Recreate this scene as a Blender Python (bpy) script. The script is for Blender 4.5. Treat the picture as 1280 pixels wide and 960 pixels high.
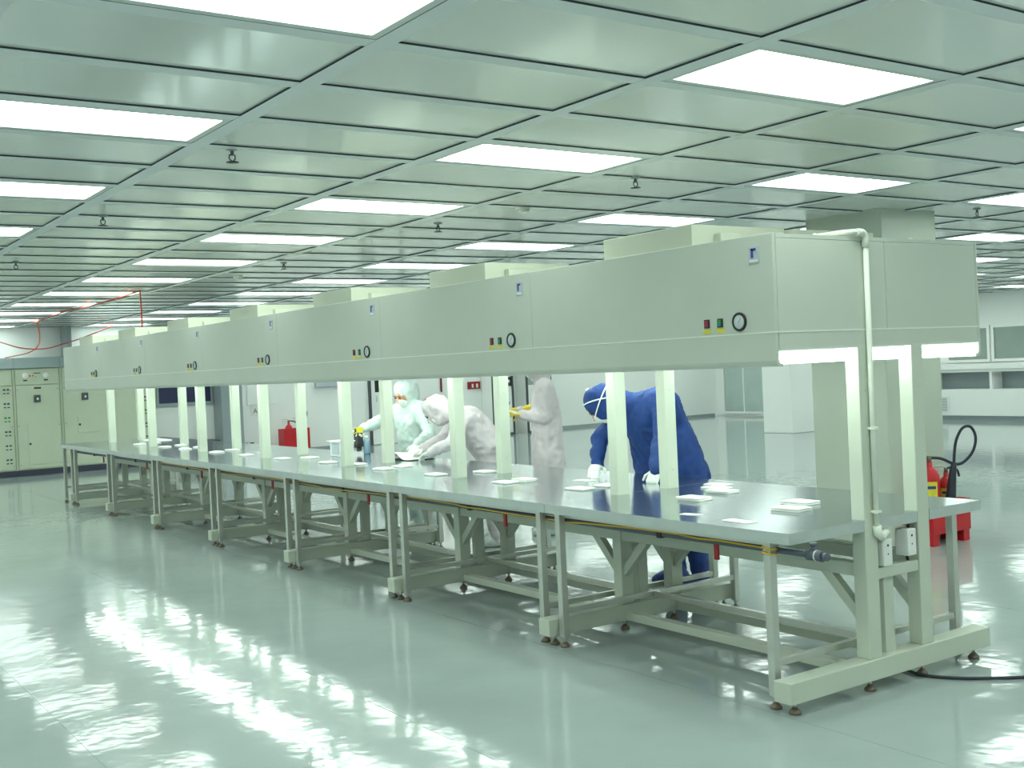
import bpy, bmesh, math, random
from mathutils import Vector, Matrix, noise
random.seed(7)
scene = bpy.context.scene
for o in list(bpy.data.objects): bpy.data.objects.remove(o)
COL = scene.collection

# ------------------------------------------------------------------ camera
H_CAM, H_CEIL = 1.557, 2.676
YAW, PITCH, ROLL, FPX = .6069, -.0146, -.0452, 1412.4
def cam_axes():
    f = Vector((math.sin(YAW)*math.cos(PITCH), math.cos(YAW)*math.cos(PITCH), math.sin(PITCH)))
    r = Vector((math.cos(YAW), -math.sin(YAW), 0)); u = r.cross(f)
    return r*math.cos(ROLL)+u*math.sin(ROLL), -r*math.sin(ROLL)+u*math.cos(ROLL), f
RX, UX, FX = cam_axes()
cd = bpy.data.cameras.new('camera'); cam = bpy.data.objects.new('camera', cd); COL.objects.link(cam)
cd.sensor_fit = 'HORIZONTAL'; cd.sensor_width = 36; cd.lens = FPX*36/1280; cd.clip_end = 200; cd.clip_start = .05
cam.matrix_world = Matrix(((RX.x, UX.x, -FX.x, 0), (RX.y, UX.y, -FX.y, 0), (RX.z, UX.z, -FX.z, H_CAM), (0, 0, 0, 1)))
scene.camera = cam
def pj(p):                                    # which part of the room the photo shows (for counting the tiles in view)
    v = Vector(p)-Vector((0, 0, H_CAM)); d = v.dot(FX)
    if d < .2: return None
    return 640+FPX*v.dot(RX)/d, 480-FPX*v.dot(UX)/d

# ------------------------------------------------------------------ world, exposure
w = bpy.data.worlds.new('world'); scene.world = w; w.use_nodes = True
w.node_tree.nodes['Background'].inputs[0].default_value = (.75, .95, .85, 1)
w.node_tree.nodes['Background'].inputs[1].default_value = .05
vs = scene.view_settings; vs.view_transform = 'Standard'; vs.look = 'None'; vs.exposure = 0.0; vs.gamma = 1; vs.use_curve_mapping = False
LAMP_RGB = (.86, 1.0, .91); LAMP_POWER = 8.2; TUBE_POWER = 12.5

# ------------------------------------------------------------------ materials
def lin(c): return tuple((x/12.92 if x <= .04045 else ((x+.055)/1.055)**2.4) for x in (v/255 for v in c))
MATS = {}
def mat(name, rgb, rough=.5, metal=0., var=.04, vscale=3., bump=0., bscale=40., spec=.5, emit=0., stretch=None, trans=0., coat=0.):
    m = bpy.data.materials.new(name); m.use_nodes = True; nt = m.node_tree; b = nt.nodes['Principled BSDF']
    c = lin(rgb)
    b.inputs['Roughness'].default_value = rough; b.inputs['Metallic'].default_value = metal
    b.inputs['Specular IOR Level'].default_value = spec
    b.inputs['Transmission Weight'].default_value = trans
    b.inputs['Coat Weight'].default_value = coat; b.inputs['Coat Roughness'].default_value = .08
    tc = nt.nodes.new('ShaderNodeTexCoord'); geo = nt.nodes.new('ShaderNodeNewGeometry')
    vec = geo.outputs['Position']
    if stretch:
        mp = nt.nodes.new('ShaderNodeMapping'); mp.inputs['Scale'].default_value = stretch
        nt.links.new(vec, mp.inputs[0]); vec = mp.outputs[0]
    n = nt.nodes.new('ShaderNodeTexNoise'); n.inputs['Scale'].default_value = vscale; n.inputs['Detail'].default_value = 3
    nt.links.new(vec, n.inputs[0])
    rp = nt.nodes.new('ShaderNodeValToRGB'); rp.color_ramp.elements[0].position = .3; rp.color_ramp.elements[1].position = .7
    rp.color_ramp.elements[0].color = tuple(max(0, x*(1-var)) for x in c)+(1,)
    rp.color_ramp.elements[1].color = tuple(min(1, x*(1+var)) for x in c)+(1,)
    nt.links.new(n.outputs[0], rp.inputs[0]); nt.links.new(rp.outputs[0], b.inputs['Base Color'])
    if bump:
        n2 = nt.nodes.new('ShaderNodeTexNoise'); n2.inputs['Scale'].default_value = bscale; n2.inputs['Detail'].default_value = 2
        nt.links.new(vec, n2.inputs[0])
        bp = nt.nodes.new('ShaderNodeBump'); bp.inputs['Strength'].default_value = bump; bp.inputs['Distance'].default_value = .01
        nt.links.new(n2.outputs[0], bp.inputs['Height']); nt.links.new(bp.outputs[0], b.inputs['Normal'])
    if emit:
        b.inputs['Emission Color'].default_value = LAMP_RGB+(1,); b.inputs['Emission Strength'].default_value = emit
    MATS[name] = m; return m
M = MATS
mat('floor_vinyl', (158, 169, 168), .075, var=.06, vscale=1.2, bump=.17, bscale=6, spec=.3, stretch=(1, 1, 1))
mat('ceiling_tile', (228, 232, 228), .12, var=.03, vscale=.8, bump=.06, bscale=2.2, spec=.6)
mat('grid_face', (218, 225, 227), .35, var=.02)
mat('gap_shade', (52, 62, 66), .7)  # dark colour on grid bar sides paints in the shaded gap around each panel
mat('slab', (150, 155, 150), .8)
mat('lamp_frame', (206, 212, 210), .35)
mat('lamp_lens', (245, 248, 246), .4, emit=LAMP_POWER)
mat('tube_glow', (245, 248, 246), .4, emit=TUBE_POWER)
mat('hood_paint', (196, 202, 191), .42, var=.015, spec=.4)
mat('hood_inside', (226, 230, 220), .5)
mat('frame_paint', (200, 207, 192), .4, var=.025)
mat('fan_paint', (200, 205, 188), .5, var=.02)
mat('steel', (204, 206, 198), .3, metal=.75, var=.05, vscale=9, bump=.05, bscale=60, stretch=(1, .12, 1))
mat('steel_top', (166, 176, 182), .14, metal=.95, var=.05, vscale=6, bump=.05, bscale=30, stretch=(1, .15, 1))
mat('steel_edge', (196, 204, 202), .38, metal=.55, var=.05, vscale=9)
mat('rubber', (45, 42, 42), .7)
mat('brass', (120, 108, 94), .4, metal=.4)
mat('wall_paint', (240, 242, 240), .3, var=.02, vscale=.7)
mat('column_paint', (188, 196, 182), .35, var=.02)
mat('grey_trim', (150, 160, 164), .4)
mat('dark_trim', (70, 76, 82), .5)
mat('cabinet_paint', (194, 203, 181), .45, var=.03)
mat('cabinet_top', (160, 176, 178), .45)
mat('plinth', (58, 60, 78), .5)
mat('black', (28, 30, 34), .45)
mat('dark_blue', (44, 46, 84), .25)
mat('red', (196, 22, 34), .35, var=.06)
mat('red_dark', (150, 26, 30), .45)
mat('red_switch', (170, 30, 66), .4)
mat('green_switch', (30, 140, 84), .4)
mat('yellow', (214, 200, 40), .5)
mat('yellow_label', (226, 214, 60), .5, var=.08, vscale=60)
mat('yellow_hose', (214, 176, 50), .45)
mat('white_plastic', (232, 234, 230), .4)
mat('paper', (240, 242, 238), .7)
mat('pvc', (228, 232, 220), .4)
mat('grey_pipe', (92, 100, 112), .5)
mat('blue_mark', (46, 66, 140), .4)
mat('plate_silver', (180, 190, 200), .35)
mat('dial', (206, 214, 216), .25)
mat('orange_cable', (206, 84, 60), .5)
mat('black_cable', (40, 44, 58), .5)
mat('glass_dark', (150, 166, 158), .12, spec=.6)
mat('glass_pale', (176, 192, 188), .12, spec=.6)
mat('suit_white', (194, 209, 205), .8, var=.05, vscale=8, bump=.25, bscale=30)
mat('suit_pink', (206, 198, 203), .8, var=.05, vscale=8, bump=.25, bscale=30)
mat('suit_grey', (212, 204, 208), .8, var=.05, vscale=8, bump=.25, bscale=30)
mat('suit_blue', (20, 58, 124), .75, var=.10, vscale=8, bump=.25, bscale=30)
mat('glove_white', (226, 230, 226), .6)
mat('glove_yellow', (232, 208, 84), .6)
mat('skin', (196, 140, 112), .55)
mat('eye', (40, 28, 24), .3)
mat('mask', (236, 240, 232), .8)
mat('boot_blue', (32, 56, 118), .6)
mat('boot_white', (214, 220, 218), .6)
mat('lamp_red', (230, 70, 40), .4)
mat('bottle_blue', (130, 156, 178), .4)

# ------------------------------------------------------------------ mesh helpers
BASE = {}
class MB:
    def __init__(s): s.v = []; s.f = []; s.mi = []; s.sm = []
    def add(s, vs_, fs, m=0, smooth=False):
        k = len(s.v); s.v += [tuple(p) for p in vs_]
        for f in fs: s.f.append(tuple(i+k for i in f)); s.mi.append(m); s.sm.append(smooth)
        return s
    def box(s, x0, x1, y0, y1, z0, z1, m=0, ms=None, c=0):
        if c:                                        # chamfered vertical + horizontal edges
            bm = bmesh.new(); bmesh.ops.create_cube(bm, size=1)
            for vv in bm.verts: vv.co = Vector(((x0+x1)/2+vv.co.x*(x1-x0), (y0+y1)/2+vv.co.y*(y1-y0), (z0+z1)/2+vv.co.z*(z1-z0)))
            bmesh.ops.bevel(bm, geom=bm.edges[:], offset=c, segments=2, affect='EDGES', profile=.5)
            bm.verts.index_update()
            s.add([vv.co for vv in bm.verts], [[vv.index for vv in f.verts] for f in bm.faces], m); bm.free(); return s
        p = [(x0, y0, z0), (x1, y0, z0), (x1, y1, z0), (x0, y1, z0), (x0, y0, z1), (x1, y0, z1), (x1, y1, z1), (x0, y1, z1)]
        s.add(p, [(3, 2, 1, 0), (4, 5, 6, 7)], m); k = len(s.v)-8
        for f in [(0, 1, 5, 4), (1, 2, 6, 5), (2, 3, 7, 6), (3, 0, 4, 7)]:
            s.f.append(tuple(i+k for i in f)); s.mi.append(m if ms is None else ms); s.sm.append(False)
        return s
    def tube(s, pts, r, n=10, m=0, closed=False):
        pts = [Vector(p) for p in pts]; N = len(pts); rs = r if isinstance(r, (list, tuple)) else [r]*N
        t = []
        for i in range(N):
            a = pts[(i-1) % N] if (i or closed) else pts[0]; b = pts[(i+1) % N] if (i < N-1 or closed) else pts[-1]
            d = (b-a); t.append(d.normalized() if d.length > 1e-9 else Vector((0, 0, 1)))
        up = Vector((0, 0, 1)) if abs(t[0].z) < .9 else Vector((1, 0, 0))
        nr = (up-t[0]*up.dot(t[0])).normalized(); vs_ = []
        for i in range(N):
            nr = (nr-t[i]*nr.dot(t[i])).normalized(); b = t[i].cross(nr)
            for k in range(n):
                a = 2*math.pi*k/n; vs_.append(pts[i]+(nr*math.cos(a)+b*math.sin(a))*rs[i])
        fs = []
        for i in range(N if closed else N-1):
            j = (i+1) % N
            for k in range(n): fs.append((i*n+k, i*n+(k+1) % n, j*n+(k+1) % n, j*n+k))
        s.add(vs_, fs, m, True)
        if not closed:
            k0 = len(s.v)-len(vs_)
            s.f += [tuple(k0+k for k in reversed(range(n))), tuple(k0+(N-1)*n+k for k in range(n))]; s.mi += [m, m]; s.sm += [False, False]
        return s
    def prism(s, poly, axis, a, b, m=0, ms=None):
        n = len(poly)
        P = (lambda p, q: (q, p[0], p[1])) if axis == 'x' else (lambda p, q: (p[0], q, p[1])) if axis == 'y' else (lambda p, q: (p[0], p[1], q))
        vs_ = [P(p, a) for p in poly]+[P(p, b) for p in poly]
        fs = [tuple(range(n)), tuple(reversed(range(n, 2*n)))]+[(i, n+i, n+(i+1) % n, (i+1) % n) for i in range(n)]
        s.add(vs_, fs, m)
        if ms is not None:
            for q in range(len(s.mi)-n, len(s.mi)): s.mi[q] = ms
        return s
    def lathe(s, prof, c=(0, 0, 0), n=20, m=0, axis='z'):
        vs_ = []; A = {'z': lambda x, y, z: (x, y, z), 'x': lambda x, y, z: (z, x, y), 'y': lambda x, y, z: (x, z, y)}[axis]
        for r, z in prof:
            for k in range(n):
                a = 2*math.pi*k/n; q = A(r*math.cos(a), r*math.sin(a), z); vs_.append((c[0]+q[0], c[1]+q[1], c[2]+q[2]))
        fs = [(i*n+k, i*n+(k+1) % n, (i+1)*n+(k+1) % n, (i+1)*n+k) for i in range(len(prof)-1) for k in range(n)]
        fs += [tuple(reversed(range(n))), tuple((len(prof)-1)*n+k for k in range(n))]
        return s.add(vs_, fs, m, True)
    def ball(s, c, r, m=0, n=12, sc=(1, 1, 1)):
        vs_ = [(c[0], c[1], c[2]-r*sc[2])]; rows = n//2
        for i in range(1, rows):
            p = -math.pi/2+math.pi*i/rows
            for k in range(n):
                a = 2*math.pi*k/n; vs_.append((c[0]+r*sc[0]*math.cos(p)*math.cos(a), c[1]+r*sc[1]*math.cos(p)*math.sin(a), c[2]+r*sc[2]*math.sin(p)))
        vs_.append((c[0], c[1], c[2]+r*sc[2])); L = len(vs_)-1; fs = []
        for k in range(n):
            fs.append((0, 1+(k+1) % n, 1+k)); fs.append((L, L-n+k, L-n+(k+1) % n))
            for i in range(rows-2): fs.append((1+i*n+k, 1+i*n+(k+1) % n, 1+(i+1)*n+(k+1) % n, 1+(i+1)*n+k))
        return s.add(vs_, fs, m, True)
    def mesh(s, name, mats, off=Vector((0, 0, 0))):
        me = bpy.data.meshes.new(name)
        me.from_pydata([tuple(Vector(p)-off) for p in s.v], [], s.f)
        for mm in (mats if isinstance(mats, (list, tuple)) else [mats]): me.materials.append(M[mm])
        for p, i, q in zip(me.polygons, s.mi, s.sm): p.material_index = i; p.use_smooth = q
        bm = bmesh.new(); bm.from_mesh(me); bmesh.ops.recalc_face_normals(bm, faces=bm.faces); bm.to_mesh(me); bm.free()
        return me
    def build(s, name, mats, parent=None, label=None):
        off = Vector((0, 0, 0)); p = parent
        if p is not None: off = BASE.get(p.name, off)
        o = bpy.data.objects.new(name, s.mesh(name, mats, off)); COL.objects.link(o)
        if parent is not None: o.parent = parent
        BASE[o.name] = off
        if label: o['label'] = label
        return o
def tag(o, label, cat, group=None, kind=None):
    if kind: o['kind'] = kind
    if label: o['label'] = label
    if cat: o['category'] = cat
    if group: o['group'] = group
    return o
def thing(name, loc, label, cat, group=None):
    o = bpy.data.objects.new(name, None); COL.objects.link(o); o.location = loc; o.empty_display_size = .1
    BASE[o.name] = Vector(loc); return tag(o, label, cat, group)
def single(mb, name, mats, loc, label, cat, group=None):
    me = mb.mesh(name, mats, Vector(loc)); o = bpy.data.objects.new(name, me); COL.objects.link(o); o.location = loc
    BASE[o.name] = Vector(loc); return tag(o, label, cat, group)
def copy_tree(o, parent=None, delta=None):
    c = o.copy(); COL.objects.link(c); c.parent = parent
    if delta is not None: c.location = Vector(o.location)+Vector(delta)
    BASE[c.name] = BASE.get(o.name, Vector((0, 0, 0)))
    for ch in list(o.children): copy_tree(ch, c)
    return c
def struct(mb, name, mats, label, parent=None):
    o = mb.build(name, mats, parent)
    if parent is None: tag(o, label, None, None, 'structure')
    return o
ORD = ['first', 'second', 'third', 'fourth', 'fifth', 'sixth', 'seventh', 'eighth', 'ninth', 'tenth', 'eleventh', 'twelfth', 'thirteenth', 'fourteenth', 'fifteenth', 'sixteenth']

# ------------------------------------------------------------------ room shell
X0, X1, Y0, Y1 = -5.0, 22.0, -4.0, 22.0
fl = struct(MB().box(X0, X1, Y0, Y1, -.10, -.0012), 'floor', 'floor_vinyl', 'glossy grey green vinyl clean room floor')
sw = 1.24; xs = X0; k = 0
while xs < X1-.01:
    xe = min(xs+sw, X1)
    sheet = MB().box(xs+.0011, xe-.0011, Y0, Y1, -.0012, 0).build('vinyl_sheet', 'floor_vinyl', fl); xs = xe
wb = struct(MB().box(X0, X1+.2, Y1, Y1+.2, 0, H_CEIL+.1), 'wall_back', 'wall_paint', 'pale clean room wall far behind the bench')
wr = struct(MB().box(X1, X1+.2, Y0, Y1, 0, H_CEIL+.1), 'wall_right', 'wall_paint', 'pale far wall with windows on the right')
struct(MB().box(X0-.2, X0, Y0, Y1, 0, H_CEIL+.1), 'wall_left', 'wall_paint', 'pale wall at the left of the room')
struct(MB().box(X0-.2, X1+.2, Y0-.2, Y0, 0, H_CEIL+.1), 'wall_front', 'wall_paint', 'pale wall behind the camera')
struct(MB().box(8.5, 11.4, Y1-.015, Y1, 0, .07).box(13.0, 14.2, Y1-.015, Y1, 0, .07).box(16.2, 21.9, Y1-.015, Y1, 0, .07), 'baseboard_back', 'grey_trim', 'thin grey skirting along the far wall')
struct(MB().box(X1-.015, X1, 15.2, 20.1, 0, .07), 'baseboard_right', 'grey_trim', 'thin grey skirting along the right wall')
struct(MB().box(7.525, 8.24, 5.645, 6.40, 0, H_CEIL+.05, c=.012), 'column', 'column_paint', 'square pale green column standing behind the near end of the bench')
struct(MB().box(17.25, 18.0, 15.2, 15.95, 0, H_CEIL+.05, c=.012), 'column', 'wall_paint', 'square white column far off near the right windows')
struct(MB().box(7.98, 8.42, Y1-.45, Y1, 0, H_CEIL+.05, c=.01), 'column', 'grey_trim', 'narrow grey column against the far wall')
struct(MB().box(5.12, 5.2, Y1-.5, Y1-.02, 2.02, H_CEIL+.05), 'trim_1', 'grey_trim', 'grey corner trim above the electrical cabinets')

# ------------------------------------------------------------------ ceiling: tiles, grid, lights
GX0, GY0, PX, PY, BW, REC = 1.8431, 3.3618, 1.2, .6127, .082, .008
ceil = struct(MB().box(X0, X1, Y0, Y1, H_CEIL+.06, H_CEIL+.12), 'ceiling', 'slab', 'suspended clean room ceiling of glossy grey panels in a metal grid')
I0, I1 = math.floor((X0-GX0)/PX), math.ceil((X1-GX0)/PX)
J0, J1 = math.floor((Y0-GY0)/PY), math.ceil((Y1-GY0)/PY)
bar_y = MB().box(0, BW, Y0, Y1, 0, .05, m=0, ms=1).mesh('grid_bar', ['grid_face', 'gap_shade'])
bar_x = MB().box(X0, X1, 0, BW, 0, .05, m=0, ms=1).mesh('grid_bar', ['grid_face', 'gap_shade'])
def child(name, me, loc, parent):
    o = bpy.data.objects.new(name, me); COL.objects.link(o); o.location = loc; o.parent = parent; return o
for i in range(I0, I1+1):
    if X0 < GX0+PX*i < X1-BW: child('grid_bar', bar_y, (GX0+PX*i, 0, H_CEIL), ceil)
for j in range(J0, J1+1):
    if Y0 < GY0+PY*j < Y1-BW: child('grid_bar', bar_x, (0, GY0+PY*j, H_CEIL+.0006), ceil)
tw, th = PX-BW, PY-BW
tile_me = MB().box(0, tw, 0, th, 0, .03).mesh('ceiling_tile', 'ceiling_tile')
cells = []; lamps = []
for i in range(I0, I1+1):
    for j in range(J0, J1+2):
        x, y = GX0+PX*i+BW, GY0+PY*(j-1)+BW
        xe, ye = min(x+tw, X1), min(y+th, Y1); xb, yb_ = max(x, X0), max(y, Y0)
        if xe-xb < .05 or ye-yb_ < .05: continue
        if x < 8.24 and xe > 7.525 and y < 6.4 and ye > 5.645: pass
        if i % 2 == 1 and j % 3 == 0 and x >= X0 and y >= Y0 and x+tw <= X1 and y+th <= Y1: lamps.append((i, j, x, y)); continue
        pts = [pj(q) for q in ((xb, yb_, H_CEIL), (xe, yb_, H_CEIL), (xe, ye, H_CEIL), (xb, ye, H_CEIL))]
        area = 0
        if all(pts) and max(p[0] for p in pts) > 0 and min(p[0] for p in pts) < 1280 and max(p[1] for p in pts) > 0 and min(p[1] for p in pts) < 960:
            q = [(min(1280, max(0, p[0])), min(960, max(0, p[1]))) for p in pts]
            area = abs(sum(q[n][0]*q[(n+1) % 4][1]-q[(n+1) % 4][0]*q[n][1] for n in range(4)))/2
        cells.append((area, xb, xe, yb_, ye))
cells.sort(key=lambda c: -c[0]); rest = MB()
for n, (a, xb, xe, yb_, ye) in enumerate(cells):
    if n < 300 and a > 0:
        if xe-xb > tw-.01 and ye-yb_ > th-.01: child('ceiling_tile', tile_me, (xb, yb_, H_CEIL+REC), ceil)
        else: MB().box(xb, xe, yb_, ye, H_CEIL+REC, H_CEIL+REC+.03).build('ceiling_tile', 'ceiling_tile', ceil)
    else: rest.box(xb, xe, yb_, ye, H_CEIL+REC, H_CEIL+REC+.03)
rt = rest.build('ceiling_tile', 'ceiling_tile', ceil); rt['kind'] = 'stuff'

def make_lamp(loc):
    t = thing('ceiling_light', loc, 'x', 'ceiling light')
    x, y, z = loc; f = .034
    fr = MB()
    for a in ((x, x+tw, y, y+f), (x, x+tw, y+th-f, y+th), (x, x+f, y+f, y+th-f), (x+tw-f, x+tw, y+f, y+th-f)): fr.box(a[0], a[1], a[2], a[3], z+.002, z+.028)
    fr.build('frame', 'lamp_frame', t)
    MB().box(x+f, x+tw-f, y+f, y+th-f, z+.019, z+.027).build('diffuser', 'lamp_lens', t)
    MB().box(x+.004, x+tw-.004, y+.004, y+th-.004, z+.0285, z+.05).build('housing', 'lamp_frame', t)
    return t
ROWN = {-1: 'in the leftmost row', 1: 'in the row just left of the hood', 3: 'in the row above the hood',
        5: 'in the first row right of the hood', 7: 'in the second row right of the hood', 9: 'in the third row right of the hood', 11: 'in the fourth row right of the hood',
        13: 'in the fifth row right of the hood', 15: 'in the row nearest the far right windows'}
proto = None; seen = {}
for (i, j, x, y) in sorted(lamps, key=lambda l: (l[0], l[1])):
    if proto is None: o = proto = make_lamp((x, y, H_CEIL))
    else: o = copy_tree(proto); o.location = (x, y, H_CEIL)
    c = [pj((x+dx, y+dy, H_CEIL)) for dx in (0, tw) for dy in (0, th)]
    vis = all(c) and any(0 <= p[0] <= 1280 and 0 <= p[1] <= 960 for p in c)
    if vis and i in ROWN:
        n = seen.get(i, 0); seen[i] = n+1
        tag(o, 'ceiling light, %s from the camera %s' % (ORD[min(n, 15)], ROWN[i]), 'ceiling light', 'recessed ceiling lights')
    else: tag(o, 'recessed white ceiling light outside the picture, behind or beside the camera', 'ceiling light', 'ceiling lights out of view')

# ------------------------------------------------------------------ hood, frames, tables
XF, YN, LM, WH, ZT, ZB, TZ = 3.676, 3.31, 1.7645, 1.489, 2.0815, 1.509, .79
NM = 7; XR = XF+WH; SEAM = 1.658
PW = .088; PD = .074; XP = (4.212, 4.602)
def mod_y(k): return YN+LM*k
def skirt(front):
    pr = [(0, SEAM-.0004), (0, 1.534), (.003, 1.522), (.009, 1.514), (.02, 1.51), (.04, ZB), (.04, 1.522), (.024, 1.524), (.018, 1.534), (.016, 1.556), (.016, SEAM-.0004)]
    return [(XF+a, z) if front else (XR-a, z) for a, z in pr]
def make_hood(k, ends):
    y0, y1 = mod_y(k)+.0004, mod_y(k+1)-.0004
    t = thing('flow_hood', (XF+WH/2, mod_y(k), ZB), 'x', 'flow hood')
    MB().box(XF, XF+.02, y0, y1, SEAM, ZT, c=.003).build('front_panel', 'hood_paint', t)
    MB().box(XR-.02, XR, y0, y1, SEAM, ZT, c=.003).build('rear_panel', 'hood_paint', t)
    MB().box(XF+.021, XR-.021, y0, y1, ZT-.02, ZT-.002).build('top_panel', 'hood_paint', t)
    MB().prism(skirt(True), 'y', y0, y1).build('front_skirt', 'hood_paint', t)
    MB().prism(skirt(False), 'y', y0, y1).build('rear_skirt', 'hood_paint', t)
    MB().box(XF+.021, XR-.021, y0+(.03 if 'near' in ends else 0), y1-(.03 if 'far' in ends else 0), 1.59, 1.64).build('filter_panel', 'hood_inside', t)
    MB().box(XF-.0015, XF+.001, y0, y1, SEAM-.003, SEAM+.003).build('seam_bead', 'hood_inside', t)
    if 'near' in ends:
        MB().box(XF, XR, y0-.0015, y0+.001, SEAM-.003, SEAM+.003).build('seam_bead', 'hood_inside', t)
        for a, b in ((XF+.05, XP[0]-.012), (XP[0]+PW+.012, XP[1]-.012), (XP[1]+PW+.012, XR-.05)):
            el = MB().tube([(a, y0+.045, 1.545), (b, y0+.045, 1.545)], .026, 12).build('end_lamp', 'tube_glow', t)
            MB().box(a, b, y0+.031, y0+.06, 1.571, 1.5895).build('lamp_base', 'white_plastic', el)
        for a, b in ((XF+.021, 4.4305), (4.4335, XR-.021)):
            MB().box(a, b, y0, y0+.02, SEAM, ZT-.021, c=.003).build('end_panel', 'hood_paint', t)
        MB().box(XF+.021, XR-.021, y0, y0+.018, 1.578, SEAM-.0004).build('end_skirt', 'hood_paint', t)
    if 'far' in ends:
        for a, b in ((XF+.021, 4.4305), (4.4335, XR-.021)):
            MB().box(a, b, y1-.02, y1, SEAM, ZT-.021, c=.003).build('end_panel', 'hood_paint', t)
        MB().box(XF+.021, XR-.021, y1-.018, y1, 1.578, SEAM-.0004).build('end_skirt', 'hood_paint', t)
    ya = y0+.12 if 'near' in ends else y0+.07
    for xx in (XF+.13, XF+.36, XR-.36, XR-.13):
        tb = MB().tube([(xx, ya, 1.545), (xx, y1-.07, 1.545)], .018, 10).build('light_tube', 'tube_glow', t)
        for yy in (ya-.02, y1-.07): MB().box(xx-.022, xx+.022, yy, yy+.02, 1.523, 1.589).build('tube_holder', 'white_plastic', tb)
    yc = (y0+y1)/2
    for n_, (xa, xb) in enumerate(((3.75, 4.39), (4.45, 5.09))):
        fb = MB().box(xa, xb, yc-.325, yc+.325, ZT-.002, 2.192, c=.004).build('fan_box', 'fan_paint', t)
        MB().box(xa+.14, xa+.27, yc-.375, yc-.326, ZT-.001, 2.15, c=.006).build('switch_box', 'fan_paint', fb)
        MB().tube([(xa+.3, yc-.34, 2.13), (xa+.42, yc-.36, 2.11), (xa+.5, yc-.6, 2.095), (xa+.3, yc-.8, 2.092)], .009, 8).build('lead', 'pvc', fb)
    # name plate with its blue mark
    yl = mod_y(k)+.1048; zl = 1.997
    pl_ = MB().box(XF-.004, XF, yl-.03, yl+.03, zl-.038, zl+.036, c=.001).build('name_plate', 'plate_silver', t)
    MB().box(XF-.0055, XF-.0035, yl+.0, yl+.014, zl-.014, zl+.028).box(XF-.0055, XF-.0035, yl-.016, yl+.014, zl+.018, zl+.028).build('plate_mark', 'blue_mark', pl_)
    MB().box(XF-.0055, XF-.0035, yl-.024, yl+.024, zl-.031, zl-.022).build('plate_lettering', 'white_plastic', pl_)
    # pressure gauge
    yg, zg = mod_y(k)+.2042, 1.7125; R = .042
    g = MB().lathe([(R, 0), (R, -.006), (R-.003, -.009), (R-.010, -.008), (R-.010, -.004)], (XF, yg, zg), 28, axis='x').build('gauge', 'black', t)
    MB().lathe([(R-.0105, -.0052), (R-.0115, -.0060)], (XF, yg, zg), 24, axis='x').build('dial', 'dial', g)
    MB().tube([(XF-.0072, yg+.004, zg-.006), (XF-.0072, yg-.012, zg+.018)], .001, 6).build('needle', 'black', g)
    for dy, mm in ((.405, 'red_switch'), (.322, 'green_switch')):
        s_ = MB().box(XF-.005, XF, mod_y(k)+dy-.017, mod_y(k)+dy+.017, 1.694, 1.734, c=.002).build('switch', 'black', t)
        MB().box(XF-.008, XF-.0048, mod_y(k)+dy-.010, mod_y(k)+dy+.010, 1.70, 1.728, c=.002).build('rocker', mm, s_)
        MB().box(XF-.002, XF, mod_y(k)+dy-.026, mod_y(k)+dy+.026, 1.671, 1.688).build('switch_label', 'yellow_label', s_)
    return t
HOODN = ['nearest module of the long cream overhead flow hood, its end panel facing the camera', 'second module of the cream flow hood counted from the near end', 'third module of the cream flow hood counted from the near end',
         'middle of the seven cream flow hood modules', 'fifth module of the cream flow hood counted from the near end', 'sixth module of the cream flow hood, next to the farthest', 'farthest module of the cream flow hood, before the electrical cabinets']
hood_mid = None
for k in range(NM):
    if k == 0: h = make_hood(0, ['near'])
    elif k == NM-1: h = make_hood(k, ['far'])
    elif hood_mid is None: h = hood_mid = make_hood(k, [])
    else: h = copy_tree(hood_mid, None, (0, LM*(k-1), 0))
    tag(h, HOODN[k], 'flow hood', 'modules of the overhead flow hood')

def pad_foot(mb, x, y, z1, m_stem=0, m_pad=1):
    mb.lathe([(.026, 0), (.028, .008), (.022, .016), (.012, .026), (.008, .03)], (x, y, 0), 14, m_pad)
    mb.tube([(x, y, .02), (x, y, z1)], .008, 8, m_stem)
    mb.lathe([(.014, z1-.012), (.014, z1)], (x, y, 0), 6, m_stem)
    return mb
def make_frame(k):
    yc = YN+PD/2 if k == 0 else mod_y(k)
    t = thing('support_frame', (4.4, yc, 0), 'x', 'support frame')
    zb0, zb1 = .058, .152
    MB().box(3.665, 5.135, yc-.048, yc+.048, zb0, zb1, c=.004).build('foot_beam', 'frame_paint', t)
    for x in (3.74, 4.25, 4.64, 5.06): pad_foot(MB(), x, yc, zb0+.001).build('levelling_foot', ['steel', 'brass'], t)
    for x in XP:
        p = MB().box(x, x+PW, yc-PD/2, yc+PD/2, zb1, 1.5895, c=.004).build('post', 'frame_paint', t)
        for zz in (1.38, .9): MB().tube([(x+.045, yc-PD/2-.002, zz), (x+.045, yc-PD/2+.001, zz)], .006, 8).build('screw', 'steel', p)
    MB().box(XP[0]+PW, XP[1], yc-.03, yc+.03, .508, .560, c=.003).build('cross_bar', 'frame_paint', t)
    MB().box(4.37, 4.44, yc-.005, yc+.05, zb1, .508).build('inner_post', 'frame_paint', t)
    if k < NM:
        ya, yb2 = yc+PD/2, mod_y(k+1)-PD/2
        for x in XP:
            MB().box(x+.012, x+.07, ya, yb2, .525, .588, c=.003).build('upper_rail', 'frame_paint', t)
            MB().box(x+.012, x+.07, yc+.048, mod_y(k+1)-.048, .062, .108, c=.003).build('lower_rail', 'frame_paint', t)
            for a, b, s_ in ((ya, ya+.21, 1), (yb2, yb2-.21, -1)):
                MB().prism([(a, .315), (b, .527), (b-.065*s_, .527), (a, .38)], 'x', x+.02, x+.062).build('brace', 'frame_paint', t)
    return t
fr_mid = None
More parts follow.
